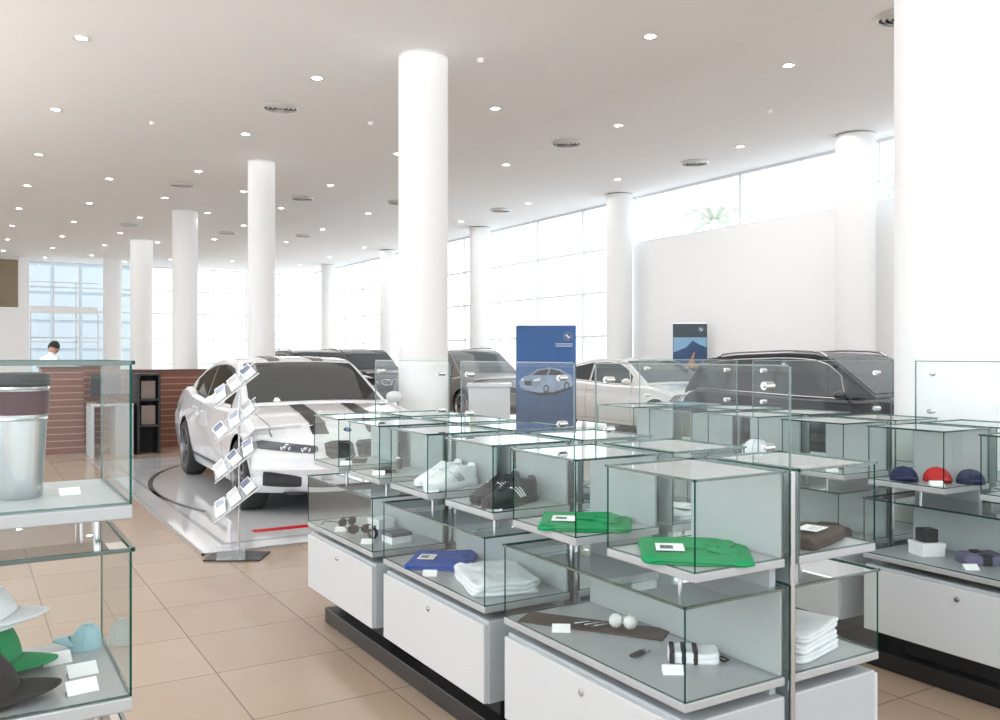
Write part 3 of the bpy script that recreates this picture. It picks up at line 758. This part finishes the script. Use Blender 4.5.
# brochure stand
bs=thing('brochure_stand','tall brochure stand with tilted white racks on a black foot','brochure stand',(1.67,6.38,0),-math.radians(31.3))
MB().box(-.2,.2,-.14,.14,0,.012).build('base_plate',black,bs,bevel=.003)
MB().cyl((0,.05,.01),(0,.05,1.38),.007,n=14).build('pole',chrome,bs,smooth=True)
acr=glassmat('acrylic',(.9,.93,.95),base=.1,milk=.12)
bpics=[M('brochure_photo_%d'%i,c,.4,scale=25,noise_amt=.5) for i,c in enumerate(((.35,.4,.5),(.5,.5,.51),(.16,.2,.3)))]
bpl=['lowest','second','third','topmost']
for i,z in enumerate((.42,.70,.98,1.24)):
    mt=Matrix.Translation((-.02,.02,z))@Matrix.Rotation(-math.radians(38),4,'Y')@Matrix.Rotation(math.radians(38),4,'X')
    tr=MB().box(-.19,.19,-.08,.08,-.003,.0,0,mt).box(-.19,.19,-.084,-.08,-.003,.02,0,mt).build('rack_tray',acr,bs)
    MB().box(-.20,.20,-.087,-.083,-.005,.003,0,mt).build('tray_rail',card,tr)
    MB().box(-.20,.20,.079,.083,-.005,.003,0,mt).build('tray_rail',card,tr)
    for j in range(3):
        m2=mt@Matrix.Translation((-.125+.125*j,0,.001))@Matrix.Rotation(math.radians((-9,4,12)[(i+j)%3]),4,'Z')@Matrix.Rotation(math.radians(8),4,'X')@Matrix.Translation((0,.008,.011))
        o=MB().box(-.044,.044,-.072,.072,0,.002,0,m2).box(-.038,.038,.01,.064,.002,.0028,1,m2).build('brochure',[card,bpics[(i+j)%3]],loc=bs.location,rz=bs.rotation_euler.z)
        tag(o,'white brochure, %s of three on the %s rack of the tilted stand'%(('left','middle','right')[j],bpl[i]),'brochure','brochures on the tilted stand')
ic=MB().box(-.1,.1,0,.004,0,.09).box(-.1,.1,-.04,.04,0,.003).build('info_sign',acr,loc=(1.60,6.28,.012),rz=-.5);tag(ic,'small clear sign holder standing on the black foot of the brochure stand','sign holder')
# counters
def counter(label,x0,x1,y,h=1.2,d=.7):
    t=thing('slatted_counter',label,'counter',((x0+x1)/2,y,0));w=(x1-x0)/2
    MB().box(-w,w,.02,d,0,h-.03).build('body',wood,t)
    MB().box(-w-.02,w+.02,0,d+.02,h-.03,h).build('top',M('dark_wood_top',(.10,.04,.028),.3),t)
    return t
counter('reddish slatted wood counter directly behind the striped sedan',2.1,3.9,14.6,1.22)
counter('reddish slatted wood counter seen through the left glass case',.95,1.5,14.3,1.28)
counter('reddish slatted wood counter behind the white desk',1.62,2.2,15.7,1.3)
dk=thing('office_desk','white desk left of the long slatted counter','desk',(1.8,13.9,0))
MB().box(-.28,.28,-.3,.3,.72,.75).build('desktop',cab,dk);MB().box(-.28,-.24,-.3,.3,0,.72).build('side_panel',cabside,dk);MB().box(.04,.28,-.28,.28,0,.72).build('pedestal',cabside,dk)
ct=thing('black_cabinet','tall black open cabinet beside the slatted counter','cabinet',(2.3,13.9,0))
MB().box(-.16,-.13,-.25,.25,0,1.15).box(.13,.16,-.25,.25,0,1.15).box(-.16,.16,-.25,.25,1.15,1.18).box(-.13,.13,.22,.25,0,1.15).build('frame',dark,ct)
MB().box(-.13,.13,-.24,.22,.4,.43).build('shelf',dark,ct);MB().box(-.13,.13,-.24,.22,.78,.81).build('shelf',dark,ct)
sbm=M('box_brown_grey',(.22,.17,.15),.5)
for i,(z,h_) in enumerate(((.43,.28),(.81,.26))):
    tag(MB().box(-.1,.1,-.15,.15,0,h_).build('storage_box',sbm,loc=(2.3,13.88,z),bevel=.005),'brown grey box on the %s shelf of the black cabinet'%('lower','upper')[i],'box')
mo=thing('monitor','black computer monitor on the white desk','monitor',(1.75,13.95,.75),.3)
MB().box(-.22,.22,-.02,.02,.1,.42).build('screen',dark,mo,bevel=.005);MB().box(-.1,.1,-.08,.08,0,.01).box(-.02,.02,-.01,.01,.01,.15).build('stand',dark,mo)
# person
def person(label,loc,rz):
    t=thing('person',label,'person',loc,rz)
    V=[(0,0,.95,.13),(0,.03,1.15,.125),(0,.1,1.36,.13),(0,.14,1.45,.055),(0,.17,1.53,.05),
       (.17,.1,1.38,.06),(.22,.2,1.14,.045),(.16,.42,1.16,.035),(-.17,.1,1.38,.06),(-.22,.2,1.14,.045),(-.14,.42,1.18,.035),
       (.09,0,.88,.085),(.1,.02,.48,.06),(.1,-.02,.08,.045),(.1,.1,.04,.035),(-.09,0,.88,.085),(-.1,.02,.48,.06),(-.1,-.02,.08,.045),(-.1,.1,.04,.035)]
    E=[(0,1),(1,2),(2,3),(3,4),(2,5),(5,6),(6,7),(2,8),(8,9),(9,10),(0,11),(11,12),(12,13),(13,14),(0,15),(15,16),(16,17),(17,18)]
    me=bpy.data.meshes.new('body');me.from_pydata([v[:3] for v in V],E,[])
    me.materials.append(bpy.data.materials['white_cotton'])
    o=bpy.data.objects.new('body',me);COL.objects.link(o);o.parent=t
    sk=o.modifiers.new('skin','SKIN');
    for i,v in enumerate(V):
        me.skin_vertices[0].data[i].radius=(v[3],v[3])
    me.skin_vertices[0].data[0].use_root=True
    u=o.modifiers.new('sub','SUBSURF');u.levels=2;u.render_levels=2
    skin=M('skin',(.45,.26,.18),.5);hair=M('hair',(.015,.012,.01),.6)
    hm=Matrix.Translation((0,.2,1.57))@Matrix.Rotation(-.5,4,'X')
    hd=MB().lathe([(.085*math.sin(a)*(1-.12*math.cos(a)*-1),-.115*math.cos(a)) for a in[PI*j/14 for j in range(15)]],24,0,hm)
    hd.cyl(hm@Vector((0,.075,.0)),hm@Vector((0,.105,-.02)),.014,.01,8)
    for s in(-1,1): hd.cyl(hm@Vector((s*.078,0,-.01)),hm@Vector((s*.092,-.005,-.01)),.026,.02,10)
    hd=hd.build('head',skin,t,smooth=True)
    hr=MB().lathe([(.096*math.sin(a),-.122*math.cos(a)) for a in[PI*.42+PI*.58*j/10 for j in range(11)]],24,0,hm@Matrix.Translation((0,-.015,.01)))
    hr.build('hair',hair,hd,smooth=True)
    for s in(-1,1): MB().cyl(hm@Vector((s*.03,.07,.01)),hm@Vector((s*.03,.083,.01)),.009,n=8).build('eye',hair,hd)
    MB().box(-.022,.022,.07,.082,-.055,-.047,0,hm).build('mouth',hair,hd)
    for s,hx in((1,.16),(-1,-.14)):
        mb=MB().box(hx-.035,hx+.035,.44,.52,1.15,1.175)
        for q in range(4): mb.tube([(hx-.028+q*.019,.52,1.163),(hx-.028+q*.019,.56+.01*(q in(1,2)),1.158),(hx-.028+q*.019,.58+.01*(q in(1,2)),1.145)],.008,8)
        mb.tube([(hx-s*.03,.46,1.163),(hx-s*.06,.5,1.155)],.009,8);mb.build('hand',skin,t,smooth=True)
    return t
p=at(47,14.9)
person('dark haired person in a white shirt bending forward behind the slatted counter',(p.x,p.y+.5,0),-.9)
# banners
def banner(label,loc,rz,w,h,m,inner):
    t=thing('roll_up_banner',label,'banner',loc,rz)
    MB().box(-w/2,w/2,-.09,.09,0,.07).build('base',steel,t,bevel=.01)
    MB().cyl((0,.05,.05),(0,.05,h),.01,n=8).build('pole',steel,t)
    s=MB().box(-w/2,w/2,-.004,.004,.07,h).build('sheet',m,t)
    MB().box(-w/2,w/2,-.012,.012,h-.01,h+.012).build('top_bar',steel,t)
    inner(s,w,h);return t
bblue=M('banner_blue',(.03,.115,.33),.4,scale=1.5,noise_amt=.45)
wp=M('print_white',(.85,.87,.9),.5);lb=M('print_light_blue',(.25,.45,.65),.5);gr=M('print_grey',(.04,.09,.2),.5,scale=5,noise_amt=.4)
pc=M('print_silver',(.26,.34,.46),.5,scale=8,noise_amt=.6)
def roundel(s,x,z,r,y=-.006):
    mt=Matrix.Translation((x,y,z))@Matrix.Rotation(PI/2,4,'X')
    MB().lathe([(0,0),(r,0),(r,.001),(0,.001)],32,0,mt).build('emblem',wp,s)
    MB().lathe([(r*.6,.0015),(r*.93,.0015),(r*.93,.002),(r*.6,.002)],32,0,mt).build('emblem_ring',dark,s)
    for a0 in(0,PI):
        vs=[mt@Vector((0,0,.002))]+[mt@Vector((r*.6*math.cos(a0+PI/2*i/8),r*.6*math.sin(a0+PI/2*i/8),.002)) for i in range(9)]
        MB().add(vs,[tuple(range(10))]).build('emblem_quadrant',emb,s)
def in1(s,w,h):
    roundel(s,w*.36,h-.16,.055)
    MB().box(-w/2+.005,w/2-.005,-.007,-.004,.4,.96).build('road_print',gr,s)
    def poly(name,pts,m,y): MB().add([(x,y,.98+z) for x,z in pts],[tuple(range(len(pts)))]).build(name,m,s)
    poly('car_print',[(-.36,.02),(-.38,.10),(-.33,.16),(-.24,.19),(-.12,.27),(.06,.30),(.2,.27),(.3,.21),(.36,.18),(.38,.06),(.33,.0),(.1,-.06),(-.1,-.07),(-.28,-.03)],pc,-.009)
    poly('car_window_print',[(-.2,.19),(-.1,.255),(.04,.275),(.01,.19)],dark,-.011)
    poly('car_window_print',[(.03,.19),(.06,.275),(.18,.25),(.27,.19)],dark,-.011)
    poly('car_grille_print',[(-.3,.05),(-.3,.11),(-.2,.11),(-.2,.04)],dark,-.011)
    poly('car_lamp_print',[(-.36,.12),(-.32,.145),(-.31,.11)],wp,-.011)
    poly('car_lamp_print',[(-.18,.10),(-.17,.13),(-.07,.15),(-.09,.11)],wp,-.011)
    poly('car_shadow_print',[(-.33,-.02),(-.1,-.1),(.12,-.09),(.36,.0),(.33,.03),(.1,-.05),(-.1,-.055)],dark,-.010)
    for x,z in((0,-.0),(.29,.04)):
        MB().lathe([(0,0),(.055,0),(.055,.001),(0,.001)],20,0,Matrix.Translation((x,-.0115,.98+z))@Matrix.Rotation(PI/2,4,'X')@Matrix.Diagonal((.7,1,1,1))).build('wheel_print',dark,s)
        MB().lathe([(0,0),(.036,0),(.036,.001),(0,.001)],20,0,Matrix.Translation((x,-.0125,.98+z))@Matrix.Rotation(PI/2,4,'X')@Matrix.Diagonal((.7,1,1,1))).build('rim_print',pc,s)
    for k in range(2): MB().box(w*.16,w*.44,-.006,-.004,h-.27-.03*k,h-.26-.03*k).build('slogan_line',wp,s)
p=at(546,12.3)
banner('blue roll-up banner showing a silver car, in front of the car row',(p.x,p.y,0),-math.radians(31.3),.84,1.87,bblue,in1)
def in2(s,w,h):
    MB().box(-w/2+.01,w/2-.01,-.007,-.004,1.25,1.8).build('sky_print',lb,s)
    MB().add([(-w/2+.01,-.009,1.2),(w/2-.01,-.009,1.2),(w/2-.01,-.009,1.6),(.18,-.009,1.66),(.05,-.009,1.74),(-.08,-.009,1.6),(-w/2+.01,-.009,1.5)],[(0,1,2,3,4,5,6)]).build('mountain_print',gr,s)
    MB().add([(-.1,-.011,1.2),(.2,-.011,1.2),(.06,-.011,1.35),(.10,-.011,1.5),(.07,-.011,1.5),(.0,-.011,1.35)],[(0,1,2,3,4,5)]).build('road_print',M('print_orange',(.5,.28,.14),.5),s)
    roundel(s,w*.32,h-.12,.05)
p=at(690,17.5)
banner('narrow scenic roll-up banner against the blank white wall',(p.x,p.y,0),-math.radians(31.3),.68,2.08,M('banner_dark',(.05,.07,.09),.4),in2)
p=at(488,10.3)
pd=thing('white_pedestal','white square pedestal right of the thick middle column','pedestal',(p.x+.02,p.y,0),-math.radians(31.3))
MB().box(-.24,.24,-.2,.2,0,1.08).build('body',cab,pd,bevel=.01);MB().box(-.26,.26,-.22,.22,1.08,1.12).build('top',cab,pd,bevel=.005)
# outside palms
palmg=M('glare_palm',(.62,.68,.60),.8);palmt=M('glare_trunk',(.7,.67,.62),.9)  # overexposed daylight haze put into the palm colours as a washed-out tone
def palm(label,loc,h):
    t=thing('palm_tree',label,'palm tree',loc)
    MB().cyl((0,0,0),(0,0,h),.2,.15,12).build('trunk',palmt,t,smooth=True)
    mb=MB()
    for i in range(16):
        a=2*PI*i/16;up=.9 if i%2 else .3
        g=[]
        for j in range(8):
            q=j/7;rr=1.8*q;z=h+up*math.sin(q*2.2)-1.2*q*q;w=.14*math.sin(PI*min(1,q+.1))
            c=Vector((rr*math.cos(a),rr*math.sin(a),z));n=Vector((-math.sin(a),math.cos(a),0))*w
            g.append([c-n-Vector((0,0,w*.6)),c,c+n-Vector((0,0,w*.6))])
        mb.grid(g)
    mb.build('fronds',palmg,t);return t
palm('glare-washed palm tree outside the high window, above the scenic banner',(22,22.0,-.12),6.1)
palm('glare-washed palm tree outside the high window, beside the wall column',(22,14.4,-.12),6.0)
bd=thing('building','pale blue glazed building beyond the far windows','building',(-1,52,0))
MB().box(-6,9,0,6,-.12,8).build('walls',M('bluish_facade',(.36,.42,.46),.6),bd)
fg=M('facade_glass',(.42,.48,.51),.2)
for i in range(11):
    for k in range(5): MB().box(-5.8+i*1.35,-4.6+i*1.35,-.05,.02,.3+k*1.5,1.65+k*1.5).build('window',fg,bd)
# ---------------- light, world, camera
w=bpy.data.worlds.new('w');sc.world=w;w.use_nodes=True;nt=w.node_tree
bg=nt.nodes['Background'];bg.inputs[1].default_value=2.5
tc=nt.nodes.new('ShaderNodeTexCoord');sx=nt.nodes.new('ShaderNodeSeparateXYZ');cr_=nt.nodes.new('ShaderNodeValToRGB')
nt.links.new(tc.outputs['Generated'],sx.inputs[0]);nt.links.new(sx.outputs[2],cr_.inputs[0]);nt.links.new(cr_.outputs[0],bg.inputs[0])
cr_.color_ramp.elements[0].color=(.93,.95,.96,1);cr_.color_ramp.elements[1].color=(.85,.92,1,1)
def area(name,loc,sz,sy,pw,rot=(0,0,0),col=(1,.98,.96)):
    l=bpy.data.lights.new(name,'AREA');l.shape='RECTANGLE';l.size=sz;l.size_y=sy;l.energy=pw;l.color=col
    o=bpy.data.objects.new(name,l);COL.objects.link(o);o.location=loc;o.rotation_euler=rot
for y in(2,10,18,28):  # added fill areas aimed down, boosting the light of the recessed downlights
    area('added_fill_down',(2.5,y,CZ-.03),6,6,75)
    area('added_fill_down',(10,y,CZ),4,6,110)
# added fill lights, unseen behind and left of the viewpoint, to brighten the ceiling
area('added_fill_up',(-5,-1,1.2),3,3,900,(math.radians(180-25),math.radians(-25),0),(.93,.97,1))
area('added_fill_up',(-5.5,12,1.2),2,6,900,(PI,math.radians(-20),0),(.93,.97,1))
cam=bpy.data.cameras.new('camera');co=bpy.data.objects.new('camera',cam);COL.objects.link(co)
co.location=(0,0,H);co.rotation_euler=(PI/2,0,-math.atan2(SN,CS));cam.sensor_width=36;cam.lens=F/1000*36;cam.shift_y=-.005;cam.clip_start=.05;cam.clip_end=400
sc.camera=co
sc.view_settings.view_transform='Standard'
